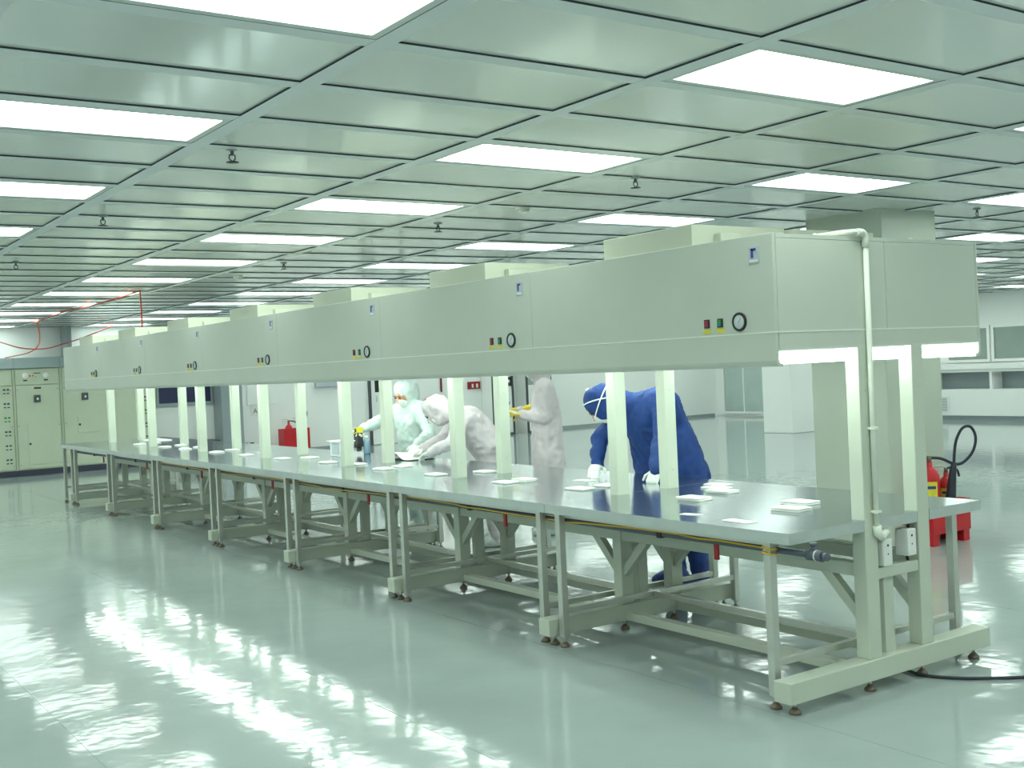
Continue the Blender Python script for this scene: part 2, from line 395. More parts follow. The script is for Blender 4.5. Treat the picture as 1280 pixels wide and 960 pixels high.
for k in range(NM+1):
    if k == 0: f_ = make_frame(0)
    elif k == NM: f_ = make_frame(NM)
    elif fr_mid is None: f_ = fr_mid = make_frame(k)
    else: f_ = copy_tree(fr_mid, None, (0, LM*(k-1), 0))
    lab = 'cream steel support frame at the near end of the bench, facing the camera' if k == 0 else 'cream support frame at the far end of the bench, before the cabinets' if k == NM else 'cream two post support frame through the bench, %s counted from the near end' % ORD[k]
    tag(f_, lab, 'support frame', 'support frames of the flow hood')

TX0, TX1 = 3.705, 5.109
def make_table(k):
    ya, yb2 = (YN if k == 0 else mod_y(k)+.0015), mod_y(k+1)-.0015
    last = k == NM
    if last: yb2 = ya+.55
    t = thing('steel_table', ((TX0+TX1)/2, ya, 0), 'x', 'table')
    g = .004; na = PD+.004 if k == 0 else PD/2+.003; nb = PD/2+.003
    poly = [(TX0, ya)]
    for x in XP: poly += [(x-g, ya), (x-g, ya+na), (x+PW+g, ya+na), (x+PW+g, ya)]
    poly += [(TX1, ya), (TX1, yb2)]
    if not last:
        for x in reversed(XP): poly += [(x+PW+g, yb2), (x+PW+g, yb2-nb), (x-g, yb2-nb), (x-g, yb2)]
    poly += [(TX0, yb2)]
    top = MB().prism(poly, 'z', TZ-.05, TZ, 0, 1).build('tabletop', ['steel_top', 'steel_edge'], t)
    MB().box(TX0+.055, TX1-.055, ya+na+.03, yb2-nb-.03, TZ-.075, TZ-.05).build('underframe', 'steel', top)
    dy = .145 if k == 0 else .088
    ys = (ya+dy, (yb2-.06 if last else yb2-.088))
    for y in ys:
        for x in (TX0+.035, TX1-.035):
            lg = MB().box(x-.02, x+.02, y-.02, y+.02, .055, TZ-.05, c=.002).build('leg', 'steel', t)
            pad_foot(MB(), x, y, .056).build('levelling_foot', ['steel', 'brass'], lg)
        MB().box(TX0+.056, TX1-.056, y-.015, y+.015, .185, .215, c=.002).build('stretcher', 'steel', t)
    if not last: MB().box(4.39, 4.42, ys[0]+.016, ys[1]-.016, .185, .215, c=.002).build('stretcher', 'steel', t)
    return t
tb_mid = None
for k in range(NM+1):
    if k == 0: t_ = make_table(0)
    elif k == NM: t_ = make_table(NM)
    elif tb_mid is None: t_ = tb_mid = make_table(k)
    else: t_ = copy_tree(tb_mid, None, (0, LM*(k-1), 0))
    lab = 'stainless steel table at the near end of the long bench' if k == 0 else 'short stainless steel table at the far end of the bench' if k == NM else 'stainless steel table with mirror top, %s in the bench from the near end' % ORD[k]
    tag(t_, lab, 'table', 'steel tables of the bench')

# ------------------------------------------------------------------ services on the bench
t = thing('air_pipe', (3.775, YN, .70), 'dark grey air pipe with valve running under the front edge of the bench', 'pipe')
zp = .692; xp = 3.80
MB().tube([(xp, YN-.13, zp), (xp, mod_y(7)+.3, zp)], .014, 10).build('pipe', 'grey_pipe', t)
v = MB().tube([(xp, YN-.02, zp), (xp, YN-.10, zp)], .024, 12).tube([(xp, YN-.10, zp), (xp, YN-.125, zp)], .017, 12).build('valve', 'grey_pipe', t)
MB().tube([(xp, YN-.05, zp), (xp, YN-.05, zp+.045)], .011, 10).tube([(xp, YN-.05, zp+.04), (xp, YN-.05, zp+.055)], .017, 10).build('valve_stem', 'grey_pipe', v)
MB().tube([(xp, YN-.065, zp), (xp, YN-.072, zp)], .0255, 12).build('valve_ring', 'white_plastic', v)
for k in range(NM):
    MB().box(xp-.006, xp+.006, mod_y(k)+.52, mod_y(k)+.545, zp-.085, zp-.012).build('valve_handle', 'red_dark', t)
    MB().box(xp-.02, xp+.02, mod_y(k)+.9, mod_y(k)+.93, zp-.018, TZ-.0505).build('pipe_clip', 'black', t)
pts = []
for n in range(60):
    y = YN+.18+n*(mod_y(5)-YN)/60
    pts.append((3.772-.004*math.sin(n*.7), y, .700+.009*math.sin(n*.37)-.006*(n % 7 == 3)))
lp = [(3.74+.031*math.cos(a)*1.02, YN+.145-.031*math.sin(a),   .675+.0025*n) for n, a in enumerate([x*.7 for x in range(-2, 16)])]
single(MB().tube(lp[::-1]+pts, .005, 6), 'yellow_hose', 'yellow_hose', (3.74, YN+.14, .72), 'thin yellow hose wrapped round the near table leg and run along the bench edge', 'hose')
t = thing('conduit', (4.27, YN-.02, .7), 'white plastic conduit running up the near post to the hood top', 'conduit')
xc, yc = 4.275, YN-.0165
MB().tube([(xc, yc, .74), (xc, yc, 2.062)], .0125, 12).build('pipe', 'pvc', t)
arc = [(xc-.03+.03*math.cos(a), yc, 2.068+.03*math.sin(a)) for a in [x*math.pi/12 for x in range(7)]]
MB().tube([(xc, yc, 2.03)]+arc+[(xc-.06, yc, 2.098)], .0165, 12).build('elbow', 'pvc', t)
MB().tube([(xc-.05, yc, 2.098), (xc-.085, yc+.006, 2.098), (xc-.11, yc+.05, 2.098), (xc-.11, yc+.45, 2.098)], .0125, 10).build('pipe', 'pvc', t)
MB().tube([(xc, yc, .76), (xc+.006, yc, .725), (xc+.035, yc, .705), (xc+.06, yc+.015, .715), (xc+.10, yc+.03, .715)], .02, 12).build('elbow', 'pvc', t)
MB().box(xc-.02, xc+.02, yc-.016, YN-.0005, 1.20, 1.212).build('clip', 'pvc', t)
MB().box(xc-.02, xc+.02, yc-.016, YN-.0005, .82, .832).build('clip', 'pvc', t)
for n, (x, z, lab) in enumerate(((4.325, .575, 'white plug box with red trim beside the left near post, under the bench edge'), (4.505, .60, 'white plug box with red trim beside the right near post'))):
    t = thing('plug_box', (x+.03, YN+.03, .56), lab, 'plug box', 'plug boxes on the near frame')
    MB().box(x, x+.062, YN-.012, YN+.06, z-.01, z+.115, c=.004).build('box', 'white_plastic', t)
    MB().box(x+.064, x+.078, YN+.0, YN+.05, z+.075, z+.11, c=.003).build('plug', 'red_dark', t)
    MB().tube([(x+.03, YN-.013, z+.085), (x+.03, YN-.0115, z+.085)], .006, 8).tube([(x+.03, YN-.013, z+.045), (x+.03, YN-.0115, z+.045)], .004, 8).build('socket_hole', 'black', t)
    MB().tube([(x+.06, YN+.03, z+.1), (x+.05, YN+.02, z+.14), (x+.02, YN+.03, TZ-.052)], .008, 8).build('lead', 'black', t)
    MB().tube([(x+.04, YN+.03, z), (x+.05, YN+.03, z-.04), (x+.06, YN+.04, .562)], .007, 8).build('lead', 'black', t)
pts = [(4.60, YN+.22, .009), (4.63, YN+.14, .009), (4.60, YN+.02, .009), (4.66, YN-.12, .009), (4.80, YN-.26, .009), (4.95, YN-.37, .009), (5.2, YN-.56, .009), (5.6, YN-.8, .009), (6.2, YN-1.0, .009)]
def smooth(p, n=6):
    q = []
    P = [Vector(a) for a in p]; P = [P[0]]+P+[P[-1]]
    for i in range(1, len(P)-2):
        for s in range(n):
            u = s/n; q.append(.5*((2*P[i])+(-P[i-1]+P[i+1])*u+(2*P[i-1]-5*P[i]+4*P[i+1]-P[i+2])*u*u+(-P[i-1]+3*P[i]-3*P[i+1]+P[i+2])*u**3))
    q.append(P[-2]); return q
single(MB().tube(smooth(pts), .008, 8), 'power_cable', 'black_cable', (4.6, YN, 0), 'black power cable lying on the floor at the near end of the bench', 'cable')

# ------------------------------------------------------------------ things on the bench
def wipe(x, y, sx, sy, rot, h, lab):
    sx *= .72; sy *= .68; h *= .85
    mb = MB(); nx, ny = 7, 5; vs_ = []
    c, s = math.cos(rot), math.sin(rot); rn = random.random()*50
    layers = max(1, round(h/.012)); z = TZ
    for L in range(layers):
        hh = h/layers-.001; dx, dy = random.uniform(-.006, .006), random.uniform(-.006, .006)
        vs_ = []; fs = []
        for side in (0, 1):
            for i in range(nx):
                for j in range(ny):
                    u, v_ = (i/(nx-1)-.5)*sx, (j/(ny-1)-.5)*sy
                    edge = i in (0, nx-1) or j in (0, ny-1)
                    k_ = noise.noise(Vector((u*14+rn, v_*14, L)))
                    zz = z+.0006+(hh*(.75 if edge else 1)*(1+.15*k_) if side else 0)
                    vs_.append((x+dx+u*c-v_*s, y+dy+u*s+v_*c, zz))
        q = nx*ny
        for i in range(nx-1):
            for j in range(ny-1):
                a = i*ny+j; fs += [(a, a+1, a+ny+1, a+ny), (q+a, q+a+ny, q+a+ny+1, q+a+1)]
        rim = [i*ny for i in range(nx)]+[(nx-1)*ny+j for j in range(1, ny)]+[i*ny+ny-1 for i in range(nx-2, -1, -1)]+[j for j in range(ny-2, 0, -1)]
        for a, b in zip(rim, rim[1:]+rim[:1]): fs.append((a, b, q+b, q+a))
        mb.add(vs_, fs, 0, True); z += h/layers
    single(mb, 'wipe_pad', 'paper', (x, y, TZ), lab, 'wipe pad', 'white wipe pads laid out on the bench')
wipe(4.285, 3.80, .16, .24, .1, .024, 'thick folded white wipe, the left of the pair at the near end of the bench')
wipe(4.50, 3.93, .16, .24, .05, .024, 'thick folded white wipe, right of the pair by the near posts')
wipe(3.86, 3.74, .10, .26, -.1, .004, 'crumpled thin white sheet nearest the front corner of the bench')
wipe(3.89, 4.10, .07, .16, .2, .004, 'small thin white scrap near the front edge of the nearest table')
wipe(4.30, 4.50, .15, .24, .0, .026, 'thick white wipe closest behind the second pair of posts')
wipe(4.63, 4.62, .15, .24, .05, .024, 'thick white wipe in the middle of the nearest table')
wipe(4.76, 4.80, .14, .24, .0, .014, 'white wipe behind the thick ones on the nearest table')
wipe(4.90, 4.92, .12, .24, .1, .010, 'white wipe by the rear edge of the nearest table')
wipe(4.27, 5.47, .15, .24, 0, .02, 'white wipe left of the pair under the blue hooded worker')
wipe(4.47, 5.46, .13, .2, 0, .018, 'white wipe half behind a post beside the blue worker')
wipe(4.62, 5.86, .12, .22, .1, .004, 'thin white sheet under the gloved hand of the blue worker')
wipe(4.22, 6.21, .15, .24, 0, .02, 'white wipe left of the pair on the second table')
wipe(4.37, 6.20, .15, .24, 0, .024, 'white wipe right of the pair on the second table')
row = [(4.26, 7.16, 'beside the third post pair'), (4.58, 7.0, 'half hidden behind the third post pair'), (4.27, 8.0, 'front one below the white hooded worker'), (4.47, 8.06, 'rear one below the white hooded worker'),
       (4.37, 8.66, 'just past the fourth post pair'), (4.31, 9.10, 'under the small white carton'), (4.47, 9.82, 'rear one left of the white carton'), (4.28, 10.02, 'front one left of the white carton'),
       (4.50, 11.0, 'rear one below the wall extinguisher'), (4.26, 10.9, 'front one below the wall extinguisher'), (4.50, 11.9, 'rear one right of the sixth post pair'), (4.27, 11.75, 'front one right of the sixth post pair'),
       (4.50, 12.9, 'rear one left of the sixth post pair'), (4.27, 12.75, 'front one left of the sixth post pair'), (4.50, 13.6, 'rear one before the dark window reflection'), (4.27, 13.5, 'front one before the dark window reflection'), (4.5, 14.6, 'rear one before the electrical cabinets'), (4.27, 14.5, 'front one before the electrical cabinets')]
for x, y, l in row: wipe(x, y, .15, .25, random.uniform(-.1, .1), .02, 'white wipe on the bench, '+l)
single(MB().prism([(4.62, 15.0), (4.85, 15.0), (4.85, 15.6), (4.62, 15.6)], 'z', TZ+.0005, TZ+.012), 'white_tray', 'white_plastic', (4.7, 15.3, TZ), 'long flat white tray at the far end of the bench', 'tray')
t = thing('carton', (4.75, 9.75, TZ), 'small white carton with a grey front standing on the bench', 'carton')
MB().box(4.70, 4.83, 9.62, 9.86, TZ+.001, TZ+.14, c=.003).build('body', 'white_plastic', t)
MB().box(4.695, 4.6995, 9.66, 9.82, TZ+.02, TZ+.12).build('front_label', 'plate_silver', t)
MB().box(4.67, 4.84, 9.60, 9.88, TZ+.14, TZ+.148).build('lid', 'white_plastic', t)
t = thing('bottle', (5.02, 9.72, TZ), 'blue grey plastic bottle beside the scanning worker', 'bottle')
MB().lathe([(.03, .001), (.034, .01), (.034, .12), (.028, .14), (.013, .15)], (5.02, 9.72, TZ), 18).build('body', 'bottle_blue', t)
MB().lathe([(.016, .15), (.016, .17), (.012, .174)], (5.02, 9.72, TZ), 14).build('cap', 'white_plastic', t)
t = thing('document', (4.95, 8.75, TZ), 'white sheets of paper on a dark folder under the bending worker', 'document')
MB().box(4.80, 5.04, 8.50, 8.86, TZ+.0005, TZ+.006).build('folder', 'black', t)
mb = MB(); vs_ = []; 
for side in (0, 1):
    for i in range(9):
        for j in range(3): vs_.append((4.79+.12*j, 8.55+.045*i, TZ+.0075+.06*max(0, math.sin((i-1.0)/8*math.pi))**2*(1-.2*j)+.0012*side))
fs = []
for i in range(8):
    for j in range(2): a = i*3+j; fs += [(a, a+3, a+4, a+1), (27+a, 27+a+1, 27+a+4, 27+a+3)]
rim = [i*3 for i in range(9)]+[25]+[i*3+2 for i in range(8, -1, -1)]+[1]
fs += [(a, b, 27+b, 27+a) for a, b in zip(rim, rim[1:]+rim[:1])]
mb.add(vs_, fs, 0, True).build('paper_sheet', 'paper', t)

# ------------------------------------------------------------------ sprinklers, detectors, ceiling cables
sp0 = None
for n, (x, y, lab) in enumerate([(2.07, 5.28, 'left of the hood, nearest the camera'), (4.60, 5.21, 'above the near part of the hood'), (2.09, 7.66, 'second from the camera on the left side'),
        (4.53, 10.35, 'third from the camera above the hood'), (2.14, 10.66, 'farthest on the left side'), (4.51, 7.39, 'second from the camera above the hood'), (8.45, 5.40, 'beside the top of the near column')]):
    if sp0 is None:
        t = sp0 = thing('sprinkler', (x, y, H_CEIL+REC), 'x', 'sprinkler'); z = H_CEIL+REC
        MB().lathe([(.03, 0), (.034, -.004), (.02, -.012), (.012, -.014)], (x, y, z), 16).build('flange', 'grey_trim', t)
        MB().tube([(x, y, z-.01), (x, y, z-.035)], .009, 8).tube([(x-.013, y, z-.03), (x-.016, y, z-.05), (x, y, z-.065)], .0035, 6).tube([(x+.013, y, z-.03), (x+.016, y, z-.05), (x, y, z-.065)], .0035, 6).build('head', 'dark_trim', t)
        MB().lathe([(.03, -.066), (.032, -.069)], (x, y, z), 14).build('deflector', 'dark_trim', t)
        o = t
    else: o = copy_tree(sp0); o.location = (x, y, H_CEIL+REC)
    tag(o, 'small metal ceiling sprinkler %s' % lab, 'sprinkler', 'ceiling sprinklers')
sd0 = None
for x, y, lab in ((4.67, 6.49, 'round white smoke detector on the ceiling above the second hood module'), (4.62, 11.78, 'small round white smoke detector far along the ceiling')):
    if sd0 is None:
        t = sd0 = thing('smoke_detector', (x, y, H_CEIL+REC), lab, 'smoke detector'); z = H_CEIL+REC
        MB().lathe([(.055, 0), (.055, -.012), (.05, -.018)], (x, y, z), 20).build('base', 'white_plastic', t)
        MB().lathe([(.044, -.018), (.04, -.034), (.02, -.04)], (x, y, z), 20).build('sensor_cap', 'white_plastic', t); o = t
    else: o = copy_tree(sd0); o.location = (x, y, H_CEIL+REC)
    tag(o, lab, 'smoke detector', 'ceiling smoke detectors')
zc = H_CEIL-.012
def cable(pts, r, lab): single(MB().tube(smooth(pts), r, 6), 'orange_cable', 'orange_cable', pts[0], lab, 'cable', 'orange cables at the far ceiling')
cable([(4.07, 13.5, zc), (4.08, 15.5, zc-.02), (4.10, 17.5, zc), (4.16, 19.0, zc-.02), (4.24, 20.0, zc)], .011, 'orange cable strung along a ceiling grid bar at the far left')
cable([(4.07, 13.5, zc), (4.075, 13.5, 2.5), (4.07, 13.48, 2.33), (4.075, 13.5, 2.2)], .010, 'orange cable hanging straight down onto the hood')
cable([(4.30, 20.0, zc), (4.34, 20.05, 2.5), (4.33, 20.1, 2.3), (4.22, 20.3, 2.18), (4.1, 21.2, 2.14), (4.08, 21.6, 2.135)], .010, 'orange cable dropping from the ceiling to the cabinet top')
cable([(3.2, 21.3, 2.62), (3.9, 21.3, 2.42), (4.3, 21.3, 2.29), (4.7, 21.3, 2.27), (5.05, 21.3, 2.36), (5.35, 21.3, 2.45), (5.9, 21.3, 2.66)], .010, 'orange cable sagging in a long loop above the cabinets')

# ------------------------------------------------------------------ far wall: electrical cabinets and equipment
def lathe_y(prof, c, n=18): return MB().lathe([(r, -z) for r, z in prof], c, n, axis='y')
CABY = 21.62
def cabinet(x0, x1, style, lab):
    t = thing('electrical_cabinet', ((x0+x1)/2, CABY, 0), lab, 'electrical cabinet', 'electrical cabinets along the far wall')
    MB().box(x0+.012, x1-.012, CABY+.03, Y1-.01, .11, 1.93).build('body', 'cabinet_paint', t)
    MB().box(x0+.001, x0+.012, CABY, Y1-.01, .11, 1.93).box(x1-.012, x1-.001, CABY, Y1-.01, .11, 1.93).build('side_panel', 'cabinet_paint', t)
    MB().box(x0+.001, x1-.001, CABY-.01, Y1-.01, 1.935, 2.13, c=.006).build('cornice', 'cabinet_top', t)
    MB().box(x0+.001, x1-.001, CABY+.03, Y1-.01, .0, .108).build('plinth', 'plinth', t)
    xc_ = (x0+x1)/2
    up = MB().box(x0+.03, x1-.03, CABY+.006, CABY+.029, 1.64, 1.915, c=.004).build('door', 'cabinet_paint', t)
    lo = MB().box(x0+.03, x1-.03, CABY+.006, CABY+.029, .13, 1.625, c=.004).build('door', 'cabinet_paint', t)
    if style in (0, 1):
        for dx in (-.2, .15):
            m_ = lathe_y([(.055, 0), (.055, .012), (.05, .016)], (xc_+dx, CABY+.006, 1.80), 20).build('meter', 'white_plastic', up)
        MB().box(xc_-.235, xc_-.165, CABY+.001, CABY+.0055, 1.705, 1.725).box(xc_+.115, xc_+.185, CABY+.001, CABY+.0055, 1.705, 1.725).box(xc_-.06, xc_+.06, CABY+.001, CABY+.0055, 1.838, 1.85).build('nameplate', 'black', up)
        for n_, dx in enumerate((-.12, -.07, -.02)):
            lathe_y([(.014, 0), (.014, .01), (.008, .016)], (xc_+dx, CABY+.006, 1.80), 10).build('indicator_lamp', 'lamp_red' if n_ < 2 else 'white_plastic', up)
        MB().box(xc_-.06, xc_+.06, CABY, CABY+.0055, 1.56, 1.59).build('nameplate', 'black', lo)
        br = MB().box(xc_-.07, xc_+.04, CABY-.03, CABY+.0055, 1.32, 1.45, c=.004).build('breaker', 'dark_trim', lo)
        MB().box(xc_-.03, xc_+.0, CABY-.045, CABY-.0305, 1.36, 1.40, c=.002).build('breaker_lever', 'white_plastic', br)
        hz = ((xc_-.2, xc_+.2, .2, .95) if style == 0 else (xc_-.16, xc_+.22, .72, 1.02))
        hd = MB().box(hz[0], hz[1], CABY-.006, CABY+.0055, hz[2], hz[3], c=.003).build('hatch', 'cabinet_paint', lo)
        MB().tube([(hz[0]+.03, CABY-.016, (hz[2]+hz[3])/2), (hz[0]+.03, CABY-.0065, (hz[2]+hz[3])/2)], .02, 10).build('latch', 'black', hd)
    else:
        for z_ in (.3, .55, .8, 1.05, 1.3, 1.55):
            for dx in (.1, .16): 
                for za, zb_ in ((z_, z_+.03), (z_-.06, z_-.04)): MB().box(x1-dx-.02, x1-dx+.02, CABY, CABY+.0055, za, zb_).build('indicator_plate', 'dark_trim' if z_ != 1.05 else 'green_switch', lo)
    for zz in (.2, .9, 1.55):
        for xx in (x0+.06, x1-.06): MB().tube([(xx, CABY-.004, zz), (xx, CABY+.0058, zz)], .012, 8).build('lock', 'grey_trim', lo)
    return t
cabinet(3.40, 4.20, 2, 'olive grey electrical cabinet at the left edge with rows of indicator plates')
cabinet(4.20, 5.00, 0, 'olive grey electrical cabinet with two round meters and a tall lower hatch')
cabinet(5.00, 5.86, 1, 'olive grey electrical cabinet with a small square hatch at mid height')
cabinet(5.88, 6.62, 2, 'olive grey electrical cabinet seen between the farthest posts')
# dark window
wn = MB().box(6.84, 6.88, Y1-.05, Y1-.001, 1.10, 2.1).box(7.92, 7.96, Y1-.05, Y1-.001, 1.10, 2.1).box(6.88, 7.92, Y1-.05, Y1-.001, 1.10, 1.16).box(6.88, 7.92, Y1-.05, Y1-.001, 2.06, 2.1)
wn = struct(wn, 'window_1', 'grey_trim', 'window with dark blue glass in the far wall')
MB().box(6.88, 7.38, Y1-.03, Y1-.012, 1.16, 2.06).build('pane', 'dark_blue', wn); MB().box(7.40, 7.92, Y1-.03, Y1-.012, 1.16, 2.06).build('pane', 'dark_blue', wn)
MB().box(7.38, 7.40, Y1-.035, Y1-.01, 1.16, 2.06).build('mullion', 'grey_trim', wn)
t = thing('wall_desk', (7.4, 21.7, 0), 'low dark desk below the dark window', 'desk')
MB().box(6.75, 7.9, 21.5, 21.98, .34, .40, c=.004).build('top', 'dark_trim', t)
for x in (6.8, 7.83): MB().box(x, x+.04, 21.53, 21.95, 0, .34).build('leg', 'dark_trim', t)
# wall box, sign, wall plates
single(MB().box(8.68, 9.33, Y1-.03, Y1-.001, 1.03, 1.6, c=.004), 'wall_panel', 'wall_paint', (9.0, Y1, 1.03), 'square pale access panel on the far wall above the sign', 'wall panel')
t = thing('wall_sign', (8.88, Y1-.01, .82), 'small white sign with a letter on the far wall', 'sign')
MB().box(8.76, 9.02, Y1-.012, Y1-.001, .80, 1.0).build('plate', 'white_plastic', t)
def text(s, name, size, m, parent, loc, rot):
    c = bpy.data.curves.new(name, 'FONT'); c.body = s; c.size = size; c.extrude = .001; c.align_x = 'CENTER'; c.align_y = 'CENTER'
    o = bpy.data.objects.new(name, c); COL.objects.link(o); dg = bpy.context.evaluated_depsgraph_get()
    me = bpy.data.meshes.new_from_object(o.evaluated_get(dg)); bpy.data.objects.remove(o); me.materials.clear(); me.materials.append(M[m])
    o = bpy.data.objects.new(name, me); COL.objects.link(o); o.parent = parent; o.location = Vector(loc)-BASE[parent.name]; o.rotation_euler = rot; return o
text('A', 'lettering', .14, 'dark_trim', t, (8.85, Y1-.0135, .90), (math.pi/2, 0, 0))
single(MB().box(8.5, 8.66, Y1-.04, Y1-.001, .18, .27, c=.004).box(8.70, 8.78, Y1-.04, Y1-.001, .2, .27, c=.004), 'floor_socket', 'dark_trim', (8.6, Y1, .18), 'dark socket plate low on the far wall', 'socket')
# doors in the far wall
def door(name, x0, x1, z1, lab):
    fr = MB().box(x0, x0+.05, Y1-.06, Y1-.001, 0, z1).box(x1-.05, x1, Y1-.06, Y1-.001, 0, z1).box(x0+.05, x1-.05, Y1-.06, Y1-.001, z1-.05, z1)
    o = struct(fr, name, 'dark_trim', lab)
    return o
d1 = door('door_1', 11.45, 12.45, 2.1, 'pale door with a dark frame behind the white hooded workers')
lf = MB().box(11.51, 12.39, Y1-.04, Y1-.012, .01, 2.04, c=.003).build('door_leaf', 'wall_paint', d1)
MB().box(11.60, 11.76, Y1-.045, Y1-.0405, 1.15, 1.6).build('glazing', 'black', lf)
MB().tube([(11.62, Y1-.07, .95), (11.62, Y1-.07, 1.07)], .012, 8).tube([(11.62, Y1-.07, .95), (11.62, Y1-.041, .95)], .008, 8).tube([(11.62, Y1-.07, 1.07), (11.62, Y1-.041, 1.07)], .008, 8).build('door_handle', 'steel', lf)
t = thing('red_pipe', (13.3, Y1-.03, 1.0), 'thin red pipe on the far wall behind the bending worker', 'pipe')
MB().tube([(13.3, Y1-.03, 1.08), (13.3, Y1-.03, 2.3)], .022, 8).build('riser', 'red_dark', t)
MB().tube([(12.86, Y1-.03, .92), (13.12, Y1-.03, .92)], .022, 8).build('branch', 'red_dark', t)
def equip(x0, x1, lab, st):
    t = thing('equipment_cabinet', ((x0+x1)/2, 21.6, 0), lab, 'equipment cabinet', 'equipment cabinets on the far wall')
    y = 21.55
    MB().box(x0, x1, y+.02, Y1-.01, .0, 2.1).build('body', 'wall_paint', t)
    MB().box(x0, x0+.05, y-.01, y+.019, .0, 2.1).box(x1-.05, x1, y-.01, y+.019, 0, 2.1).box(x0+.05, x1-.05, y-.01, y+.019, 0, .05).build('frame', 'dark_trim', t)
    d_ = MB().box(x0+.055, x1-.055, y, y+.019, .055, 1.10, c=.003).build('door', 'wall_paint', t)
    MB().box(x0+.12, x1-.12, y-.02, y-.001, 1.0, 1.03, c=.004).build('handle', 'white_plastic', d_)
    h_ = MB().box(x0+.052, x1-.052, y, y+.019, 1.13, 1.34, c=.003).build('control_panel', 'black' if st else 'grey_trim', t)
    if st:
        for xx in (x0+.12, x1-.14): MB().lathe([(.04, .0), (.035, -.02)], (xx, y, 1.24), 14, axis='y').build('lamp', 'white_plastic', h_)
    for xx in ((x1-.2, x1-.12) if not st else (x0-.16, x0-.08)):
        pass
    MB().box(x0+.052, x1-.052, y, y+.019, 1.36, 2.08, c=.003).build('upper_door', 'wall_paint', t)
    return t, h_
e1, p1 = equip(14.40, 15.0, 'pale equipment cabinet with a black lamp panel seen between the posts', True)
e2, p2 = equip(15.36, 16.1, 'pale equipment cabinet in a dark frame beside the standing worker', False)
MB().box(15.80, 15.85, 21.538, 21.5495, 1.19, 1.28).box(15.89, 15.94, 21.538, 21.5495, 1.19, 1.28).build('display_digit', 'red', p2)
t = thing('alarm_plate', (14.2, Y1-.02, 1.1), 'dark red plate with two pale figures beside the lamp panel', 'plate')
MB().box(14.02, 14.36, Y1-.03, Y1-.001, 1.10, 1.27, c=.004).build('plate', 'red_dark', t)
MB().box(14.12, 14.17, Y1-.034, Y1-.0305, 1.13, 1.22).box(14.24, 14.29, Y1-.034, Y1-.0305, 1.13, 1.22).build('figure', 'white_plastic', t)
single(MB().box(10.2, 10.9, Y1-.08, Y1-.001, 1.33, 1.46, c=.004), 'wall_unit', 'plate_silver', (10.5, Y1, 1.33), 'long pale grey unit high on the far wall', 'wall unit')

# ------------------------------------------------------------------ right wall
def mull(x, y0, y1, z0, z1, n, name, lab, gm, fw=.06):
    o = MB().box(x-.05, x-.001, y0, y0+fw, z0, z1).box(x-.05, x-.001, y1-fw, y1, z0, z1).box(x-.05, x-.001, y0+fw, y1-fw, z0, z0+fw).box(x-.05, x-.001, y0+fw, y1-fw, z1-fw, z1)
    o = struct(o, name, 'wall_paint', lab)
    s = (y1-y0-2*fw)/n
    for q in range(n):
        MB().box(x-.03, x-.012, y0+fw+q*s+.015, y0+fw+(q+1)*s-.015, z0+fw, z1-fw).build('pane', gm, o)
        if q: MB().box(x-.045, x-.005, y0+fw+q*s-.015, y0+fw+q*s+.015, z0+fw, z1-fw).build('mullion', 'wall_paint', o)
    return o
mull(X1, 13.86, 14.9, 1.22, 2.0, 1, 'window_2', 'greenish window over the counter, right of the hood end', 'glass_dark')
mull(X1, 11.2, 13.82, 1.22, 2.0, 3, 'window_3', 'wide greenish window at the right edge of the photo', 'glass_dark')
mull(X1, 20.2, 21.72, .06, 2.1, 2, 'door_2', 'pair of glazed doors in the far right corner', 'glass_pale')
t = thing('wall_counter', (21.7, 13.5, 0), 'long white counter with open cubby holes under the right windows', 'counter')
XC = 21.55
MB().box(XC-.04, X1-.055, 11.0, 15.12, 1.08, 1.20, c=.006).build('top', 'wall_paint', t)
MB().box(XC, X1-.055, 11.0, 15.06, .10, .66).build('panel', 'wall_paint', t)
MB().box(X1-.08, X1-.056, 11.0, 15.06, .661, 1.079).build('back', 'grey_trim', t)
MB().box(XC, X1-.081, 11.0, 15.06, 1.02, 1.079).build('fascia', 'wall_paint', t)
for y in (11.0, 12.2, 13.58, 15.0): MB().box(XC, X1-.081, y, y+.06, .661, 1.019).build('divider', 'wall_paint', t)
MB().box(XC+.05, X1-.055, 11.0, 15.0, 0, .098).build('plinth', 'grey_trim', t)
vg = MB().box(XC-.012, XC-.001, 14.60, 15.02, .16, .52, c=.003).build('vent', 'wall_paint', t)
for q in range(9): MB().box(XC-.018, XC-.0125, 14.64, 14.98, .20+q*.033, .215+q*.033).build('vent_slat', 'grey_trim', vg)

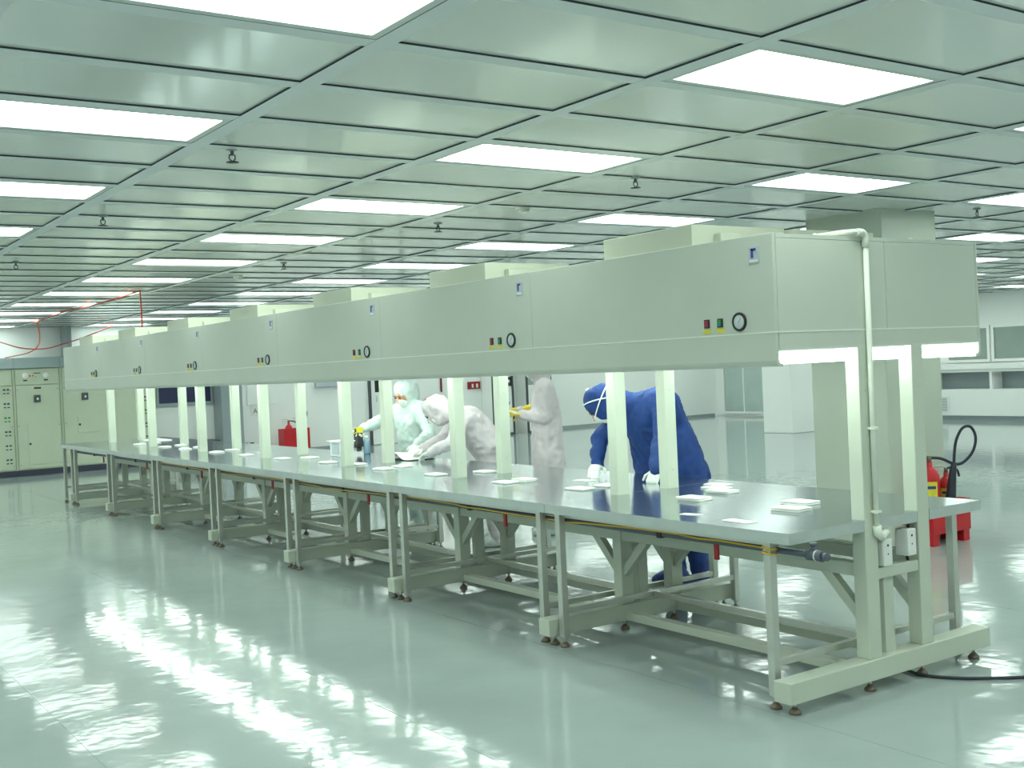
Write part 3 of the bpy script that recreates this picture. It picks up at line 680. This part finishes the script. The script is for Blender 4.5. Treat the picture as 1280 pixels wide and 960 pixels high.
# ------------------------------------------------------------------ fire extinguishers
def extinguisher(x, y, z, s, lab, hose_side=1, grp='fire extinguishers'):
    t = thing('fire_extinguisher', (x, y, z), lab, 'fire extinguisher', grp)
    MB().lathe([(a*s, z_*s) for a, z_ in ((.07, .004), (.08, .012), (.082, .03), (.082, .40), (.078, .44), (.062, .475), (.036, .50), (.026, .51), (.026, .55))], (x, y, z), 24).build('cylinder', 'red', t)
    ang = math.atan2(-y, -x); lb = MB(); vs_ = []
    for z_ in (.2, .39):
        for q in range(9):
            a = ang-.75+q*.19; vs_.append((x+.0835*s*math.cos(a), y+.0835*s*math.sin(a), z+z_*s))
    vs2 = [(x+(p[0]-x)*.995, y+(p[1]-y)*.995, p[2]) for p in vs_]
    fs = [(q, q+1, q+10, q+9) for q in range(8)]
    lb.add(vs_, fs, 0, True).add(vs2, [tuple(reversed(f)) for f in fs], 0, True); L = lb.build('label', 'yellow_label', t)
    st = MB(); vs_ = []
    for z_ in (.33, .355):
        for q in range(9):
            a = ang-.6+q*.15; vs_.append((x+.0845*s*math.cos(a), y+.0845*s*math.sin(a), z+z_*s))
    st.add(vs_, fs, 0, True).build('label_print', 'blue_mark', L)
    MB().lathe([(.022*s, .55*s), (.022*s, .585*s), (.014*s, .6*s)], (x, y, z), 14).build('valve', 'brass', t)
    r = RX
    def off(u, h, d=0.): return (x+r.x*u*s+FX.x*d*s, y+r.y*u*s+FX.y*d*s, z+h*s)
    MB().tube([off(0, .60), off(-.06, .625), off(-.15, .61)], .008*s, 8).tube([off(.01, .585), off(-.07, .58), off(-.13, .565)], .006*s, 8).build('lever', 'steel', t)
    hs = [off(0, .585), off(.10, .575), off(.20, .53), off(.28, .53), off(.37, .62), off(.40, .74), off(.36, .83), off(.29, .82), off(.235, .72), off(.215, .60), off(.21, .52)] if hose_side else [off(0, .585), off(.06, .60), off(.12, .57), off(.14, .5)]
    MB().tube(smooth(hs), .0125*s, 8).build('hose', 'black_cable', t)
    if hose_side: MB().tube([off(.21, .54), off(.20, .48), off(.165, .2), off(.15, .06)], [.02*s, .028*s, .045*s, .055*s], 14).build('horn', 'black_cable', t)
    return t
def stand(x0, x1, y0, y1, z0, z1, lab):
    t = thing('extinguisher_stand', ((x0+x1)/2, (y0+y1)/2, 0), lab, 'stand', 'extinguisher stands')
    MB().box(x0, x1, y0, y0+.012, z0, z1, c=.003).build('front_panel', 'red', t)
    MB().box(x0, x1, y1-.012, y1, z0, z1, c=.003).build('back_panel', 'red', t)
    MB().box(x0, x0+.012, y0+.012, y1-.012, z0, z1).build('side_panel', 'red', t); MB().box(x1-.012, x1, y0+.012, y1-.012, z0, z1).build('side_panel', 'red', t)
    MB().box(x0+.012, x1-.012, y0+.012, y1-.012, z0+.02, z0+.04).build('bottom', 'red', t)
    for x in (x0+.05, x1-.05):
        for y in (y0+.05, y1-.05): MB().box(x-.04, x+.04, y-.04, y+.04, 0, z0+.019).build('foot', 'red', t)
    return t
stand(7.70, 8.20, 5.40, 5.63, .09, .34, 'red steel stand holding two extinguishers beside the near column')
extinguisher(7.84, 5.515, .131, .95, 'large red fire extinguisher with looped black hose beside the near column', 1)
extinguisher(8.08, 5.53, .131, .76, 'smaller red fire extinguisher behind the hose at the right', 0)
stand(9.16, 9.72, 21.3, 21.6, .08, .52, 'red steel extinguisher stand by the far wall')
extinguisher(9.33, 21.45, .121, .95, 'red fire extinguisher in the far stand, left of the two', 1)
extinguisher(9.58, 21.45, .121, .98, 'red fire extinguisher in the far stand, half behind a post', 0)

# ------------------------------------------------------------------ people
def hull_into(bm, balls, sub=2):
    t = bmesh.new()
    for p, r in balls:
        r3 = r if isinstance(r, (tuple, list)) else (r, r, r)
        res = bmesh.ops.create_icosphere(t, subdivisions=sub, radius=1)
        for v_ in res['verts']: v_.co = Vector((p[0]+v_.co.x*r3[0], p[1]+v_.co.y*r3[1], p[2]+v_.co.z*r3[2]))
    ch = bmesh.ops.convex_hull(t, input=t.verts)
    dele = [g for g in ch['geom_interior'] if isinstance(g, bmesh.types.BMVert)]
    bmesh.ops.delete(t, geom=dele, context='VERTS')
    me = bpy.data.meshes.new('tmp'); t.to_mesh(me); t.free(); bm.from_mesh(me); bpy.data.meshes.remove(me)
def bake(bm, name, m, parent, voxel, smooth_it=4, wrinkle=0., wscale=.1, label=None):
    me = bpy.data.meshes.new(name); bm.to_mesh(me); bm.free(); o = bpy.data.objects.new(name, me); COL.objects.link(o)
    md = o.modifiers.new('r', 'REMESH'); md.mode = 'VOXEL'; md.voxel_size = voxel; md.use_smooth_shade = True
    md = o.modifiers.new('s', 'SMOOTH'); md.factor = .5; md.iterations = smooth_it
    dg = bpy.context.evaluated_depsgraph_get(); dg.update()
    nm = bpy.data.meshes.new_from_object(o.evaluated_get(dg)); nm.name = name
    bpy.data.objects.remove(o)
    if wrinkle:
        nm.update(); nrm = [v_.normal.copy() for v_ in nm.vertices]
        for v_, n_ in zip(nm.vertices, nrm):
            p = v_.co/wscale; q = noise.noise(Vector((p.x, p.y, p.z*.55)))+.5*noise.noise(p*2.1)
            v_.co += n_*wrinkle*(1-2*abs(q))
    off = BASE[parent.name]
    for v_ in nm.vertices: v_.co -= off
    nm.materials.clear(); nm.materials.append(M[m])
    for p in nm.polygons: p.use_smooth = True; p.material_index = 0
    o = bpy.data.objects.new(name, nm); COL.objects.link(o); o.parent = parent; BASE[o.name] = off
    if label: o['label'] = label
    return o
def hand(parent, wrist, d, pn, m, curl=.5, thumb=1, cuff=.045, name='glove', label=None):
    f = Vector(d).normalized(); n = Vector(pn); n = (n-f*n.dot(f)).normalized(); l = n.cross(f)*thumb; W = Vector(wrist); bm = bmesh.new()
    hull_into(bm, [(W-f*cuff, .034 if cuff < .06 else .052), (W+f*.01, .03)], 1)
    hull_into(bm, [(W+l*.018, .02), (W-l*.018, .02), (W+f*.085+l*.03, .015), (W+f*.08-l*.03, .014)], 1)
    for q, (o_, L) in enumerate(((.031, .072), (.0105, .08), (-.0105, .075), (-.031, .058))):
        p = W+f*.085+l*o_; dr = (f+l*(o_*2)).normalized(); seg = (L*.45, L*.32, L*.25); pts = [p]; a = curl*.45
        for s_ in seg:
            a += curl*.55; p = p+(dr*math.cos(a)+n*math.sin(a))*s_; pts.append(p)
        for a_, b_ in zip(pts, pts[1:]): hull_into(bm, [(a_, .0093), (b_, .0086)], 1)
    p = W+f*.02+l*.03; pts = [p, p+(f*.5+l*.75+n*.3).normalized()*.042, p+(f*.5+l*.75+n*.3).normalized()*.042+(f*.85+l*.35+n*.45).normalized()*.034]
    for a_, b_ in zip(pts, pts[1:]): hull_into(bm, [(a_, .0115), (b_, .0095)], 1)
    return bake(bm, name, m, parent, .0045, 2, label=label)
def person(loc, label, J, suit, glove, boots, face=True, wr=.012, skirt=None):
    t = thing('person', loc, label, 'person'); V = lambda k: Vector(J[k]); bm = bmesh.new()
    hip, chest, neck, head = V('hip'), V('chest'), V('neck'), V('head')
    lat = (V('shl')-V('shr')).normalized()
    B = J.get('bulk', 1.05)
    hull_into(bm, [(hip+lat*.085, .125*B), (hip-lat*.085, .125*B), (hip*.45+chest*.55+lat*.08, .125*B), (hip*.45+chest*.55-lat*.08, .125*B)])
    hull_into(bm, [(hip*.5+chest*.5+lat*.07, .125*B), (hip*.5+chest*.5-lat*.07, .125*B), (chest+lat*.10, .115*B), (chest-lat*.10, .115*B), (V('shl'), .075*B), (V('shr'), .075*B)])
    hull_into(bm, [(chest*.3+neck*.7, .085), (neck, .07)]); hull_into(bm, [(neck, .072), (head, .085)])
    fd = V('face').normalized(); hup = (head-neck).normalized() if 'hup' not in J else V('hup').normalized(); hup = (hup-fd*hup.dot(fd)).normalized(); hl = hup.cross(fd)
    hull_into(bm, [(head+hup*.04, .102), (head-fd*.025+hup*.02, .104), (head-hup*.05+fd*.03, .082), (head-hup*.07-fd*.02, .08)])
    for s in 'lr':
        sh, el, wrt = V('sh'+s), V('el'+s), V('wr'+s)
        hull_into(bm, [(sh, .075), (el, .056)]); hull_into(bm, [(el, .057), (wrt, .043)])
        hp, kn, an = V('hp'+s), V('kn'+s), V('an'+s)
        hull_into(bm, [(hp, .112), (kn, .078)]); hull_into(bm, [(kn, .08), (an, .064)])
    if skirt:
        hull_into(bm, [(chest*.6+hip*.4+lat*J.get('sw', .10)*.8, .13), (chest*.6+hip*.4-lat*J.get('sw', .10)*.8, .13), (Vector((hip.x, hip.y, skirt))+lat*J.get('sw', .10), .155), (Vector((hip.x, hip.y, skirt))-lat*J.get('sw', .10), .155)])
    bake(bm, 'body', suit, t, .016, 5, wr, .085)
    for s in 'lr':
        an = V('an'+s); to = V('toe').normalized(); bm = bmesh.new()
        hull_into(bm, [(an+Vector((0, 0, .10)), .066), (Vector((an.x, an.y, .075)), .062)])
        hull_into(bm, [((an.x-to.x*.05, an.y-to.y*.05, .045), .044), ((an.x+to.x*.07, an.y+to.y*.07, .045), .046), ((an.x+to.x*.15, an.y+to.y*.15, .034), .036), ((an.x, an.y, .08), .055)])
        b = bake(bm, 'boot', boots, t, .010, 3, .004, .05)
        for v_ in b.data.vertices:
            if v_.co.z+BASE[t.name].z < .002: v_.co.z = .002-BASE[t.name].z
    dl, dr = J.get('hdl'), J.get('hdr')
    cf = J.get('cuff', .045)
    hand(t, J['wrl'], dl[0], dl[1], glove, dl[2], dl[3], cf); hand(t, J['wrr'], dr[0], dr[1], glove, dr[2], dr[3], cf)
    if face:
        c = head+fd*J.get('fo', .022); bm = bmesh.new()
        hull_into(bm, [(c+hup*.005, .086), (c+fd*.018, .072), (c-hup*.03+fd*.012, .07)])
        hull_into(bm, [(c+fd*.085+hup*.012, .010), (c+fd*.105-hup*.02, .013)], 1)
        fc = bake(bm, 'face', 'skin', t, .007, 2)
        e = MB()
        for s in (-1, 1): e.ball(tuple(c+fd*.083+hl*.031*s+hup*.018), .0115, n=10, sc=(1, 1, .7))
        e.build('eyes', 'eye', fc)
        b_ = MB()
        for s in (-1, 1): b_.tube([c+fd*.084+hl*.048*s+hup*.036, c+fd*.09+hl*.016*s+hup*.038], .004, 6)
        b_.build('eyebrows', 'eye', fc)
        bm = bmesh.new(); hull_into(bm, [(c-hup*.03+fd*.035, .064), (c-hup*.055+fd*.028, .064), (c+fd*.092-hup*.022, .02)])
        bake(bm, 'mask', 'mask', t, .008, 2)
    return t, head, fd, hup, hl

# worker in white scanning (faces the bench, arm stretched to the left)
J = dict(hip=(5.420, 9.450, 0.840), chest=(5.370, 9.430, 1.080), neck=(5.335, 9.410, 1.235), head=(5.300, 9.395, 1.365), face=(-0.800, -0.120, -0.500),
         shl=(5.360, 9.250, 1.200), shr=(5.360, 9.610, 1.200), ell=(5.330, 9.050, 0.970), wrl=(5.090, 8.870, 0.900), elr=(5.230, 9.790, 1.100), wrr=(5.020, 9.800, 1.020),
         hpl=(5.430, 9.350, 0.800), hpr=(5.430, 9.550, 0.800), knl=(5.420, 9.330, 0.460), knr=(5.420, 9.570, 0.460), anl=(5.460, 9.320, 0.100), anr=(5.460, 9.580, 0.100), toe=(-1, 0, 0), fo=.036,
         hdl=((-.8, -.5, -.4), (0, .2, -1), .5, 1), hdr=((-.5, -.15, -.75), (-.3, -.9, .2), 1.2, -1))
person((5.44, 9.45, 0), 'person in a white hooded coverall and mask holding a scanner over the bench', J, 'suit_white', 'glove_white', 'boot_white')
t = thing('hand_scanner', (4.97, 9.76, .9), 'black and yellow hand scanner held over the bench', 'scanner')
def obox(c, ax, hx, hy, hz):
    X, Y, Z = ax; P = []
    for sz in (-1, 1):
        for sx, sy in ((-1, -1), (1, -1), (1, 1), (-1, 1)): P.append(Vector(c)+X*hx*sx+Y*hy*sy+Z*hz*sz)
    return P, [(3, 2, 1, 0), (4, 5, 6, 7), (0, 1, 5, 4), (1, 2, 6, 5), (2, 3, 7, 6), (3, 0, 4, 7)]
az = Vector((.1, .22, 1)).normalized(); ax_ = Vector((1, 0, -.1)).normalized(); ax_ = (ax_-az*ax_.dot(az)).normalized(); ay = az.cross(ax_)
cc = Vector((4.955, 9.76, .925))
MB().add(*obox(cc, (ax_, ay, az), .028, .04, .065)).build('body', 'black', t)
MB().add(*obox(cc+az*.093, (ax_, ay, az), .03, .042, .027)).build('head', 'yellow', t)
MB().add(*obox(cc+az*.093-ax_*.0315, (ax_, ay, az), .001, .022, .016)).build('window', 'black', t)
MB().add(*obox(cc-az*.085, (ax_, ay, az), .016, .022, .0195)).build('grip', 'black', t)

# worker bending over the bench in pale pink white
J = dict(hip=(5.46, 8.28, .87), chest=(5.32, 8.34, 1.10), neck=(5.18, 8.42, 1.18), head=(5.075, 8.47, 1.215), face=(-.60, .35, -.72), hup=(-.55, .55, .62),
         shl=(5.16, 8.19, 1.15), shr=(5.36, 8.53, 1.14), ell=(5.00, 8.12, .95), wrl=(4.92, 8.33, .865), elr=(5.22, 8.62, .95), wrr=(5.02, 8.66, .875),
         hpl=(5.41, 8.20, .81), hpr=(5.52, 8.37, .81), knl=(5.43, 8.22, .45), knr=(5.54, 8.40, .45), anl=(5.46, 8.18, .10), anr=(5.57, 8.37, .10), toe=(-.82, .57, 0), bulk=1.15,
         hdl=((-.35, .9, -.25), (0, 0, -1), .5, 1), hdr=((-.85, .2, -.3), (0, 0, -1), .5, -1))
p2_, hd2, fd2, hu2, hl2 = person((5.48, 8.29, 0), 'person in a pale pink coverall bending low over the bench', J, 'suit_pink', 'glove_white', 'boot_white')
MB().add(*obox(Vector((5.035, 8.075, 1.03)), (Vector((0, 1, .2)).normalized(), Vector((.9, 0, .45)).normalized(), Vector((-.45, 0, .9)).normalized()), .035, .012, .008)).build('sleeve_tag', 'white_plastic', p2_)

# standing worker with yellow gloves, writing
PF, PL, PC = Vector((-.82, .57, 0)), Vector((-.57, -.82, 0)), Vector((6.22, 8.42, 0))
def pp(f, l, z): return tuple(PC+PF*f+PL*l+Vector((0, 0, z)))
J = dict(hip=pp(0, 0, .90), chest=pp(.01, 0, 1.20), neck=pp(.03, 0, 1.42), head=pp(.07, 0, 1.55), face=(-.78, .54, -.35),
         shl=pp(.01, .18, 1.36), shr=pp(.01, -.18, 1.36), ell=pp(.02, .22, 1.09), wrl=pp(.23, .11, 1.12), elr=pp(.06, -.2, 1.09), wrr=pp(.25, -.03, 1.15),
         hpl=pp(0, .09, .86), hpr=pp(0, -.09, .86), knl=pp(.02, .10, .48), knr=pp(.02, -.1, .48), anl=pp(0, .1, .10), anr=pp(0, -.1, .10), toe=(-.82, .57, 0), bulk=1.1, cuff=.11,
         hdl=((-.80, .56, .12), (.1, .1, .9), .35, -1), hdr=((-.70, .45, -.1), (-.57, -.82, -.3), .7, 1))
person((6.22, 8.42, 0), 'person standing in a pinkish grey gown with yellow gloves, writing on a notepad', J, 'suit_grey', 'glove_yellow', 'boot_white', skirt=.60)
t = thing('notepad', pp(.36, .08, 1.15), 'small white notepad held in yellow gloves', 'notepad')
nz = Vector((.25, -.2, .9)).normalized(); nx_ = Vector((.57, .82, 0)); nx_ = (nx_-nz*nx_.dot(nz)).normalized(); ny_ = nz.cross(nx_)
MB().add(*obox(Vector(pp(.345, .10, 1.163)), (nx_, ny_, nz), .05, .075, .006)).build('pages', 'paper', t)
single(MB().tube([pp(.36, .05, 1.175), pp(.335, .04, 1.24)], .0045, 8), 'pen', 'dark_trim', pp(.36, .05, 1.175), 'dark pen held over the notepad', 'pen')

# worker in blue bending over the bench
J = dict(hip=(5.27, 5.72, .89), chest=(5.10, 5.73, 1.20), neck=(4.99, 5.83, 1.29), head=(4.88, 5.95, 1.285), face=(-.55, .30, -.80), hup=(-.50, .62, .60),
         shl=(5.04, 5.52, 1.30), shr=(5.07, 5.90, 1.23), ell=(4.93, 5.44, 1.05), wrl=(4.79, 5.35, .87), elr=(4.91, 6.05, 1.04), wrr=(4.83, 5.99, .87),
         hpl=(5.27, 5.63, .83), hpr=(5.32, 5.82, .83), knl=(5.29, 5.58, .46), knr=(5.34, 5.84, .46), anl=(5.32, 5.53, .10), anr=(5.40, 5.86, .10), toe=(-.9, .35, 0), bulk=1.26, sw=.16,
         hdl=((-.5, -.1, -.8), (.3, .2, -.5), .5, 1), hdr=((-.75, -.55, -.35), (0, 0, -1), .5, -1))
pb, hd, fd, hu, hl = person((5.34, 5.62, 0), 'person in a dark blue hooded coverall bending over the near part of the bench', J, 'suit_blue', 'glove_white', 'boot_blue', skirt=.74)
ring = [hd+hu*.03+(fd*math.cos(a)*.05+hl*math.cos(a)*.0)+0*hl for a in (0,)]
def headring(tilt, r, c):
    ax1 = hl; ax2 = (fd*math.cos(tilt)+hu*math.sin(tilt)).normalized()
    return [c+ax1*math.cos(a)*r+ax2*math.sin(a)*r for a in [q*math.pi/12 for q in range(24)]]
st = MB().tube(headring(.75, .131, hd+hu*.012-fd*.005), .0045, 6, closed=True).tube(headring(-.25, .128, hd+hu*.015), .0045, 6, closed=True)
st.build('mask_strap', 'mask', pb)
bw = hd+hu*.145-hl*.02
MB().tube(smooth([bw-hl*.05, bw-hl*.03+fd*.02, bw, bw+hl*.03-fd*.02, bw+hl*.05]), .006, 6).build('strap_bow', 'mask', pb)
MB().add(*obox(Vector((4.945, 5.405, 1.16)), (Vector((-.5, -.2, -.85)).normalized(), Vector((.6, -.75, -.2)).normalized(), Vector((-.5, -.7, .45)).normalized()), .045, .014, .006)).build('sleeve_tag', 'white_plastic', pb)
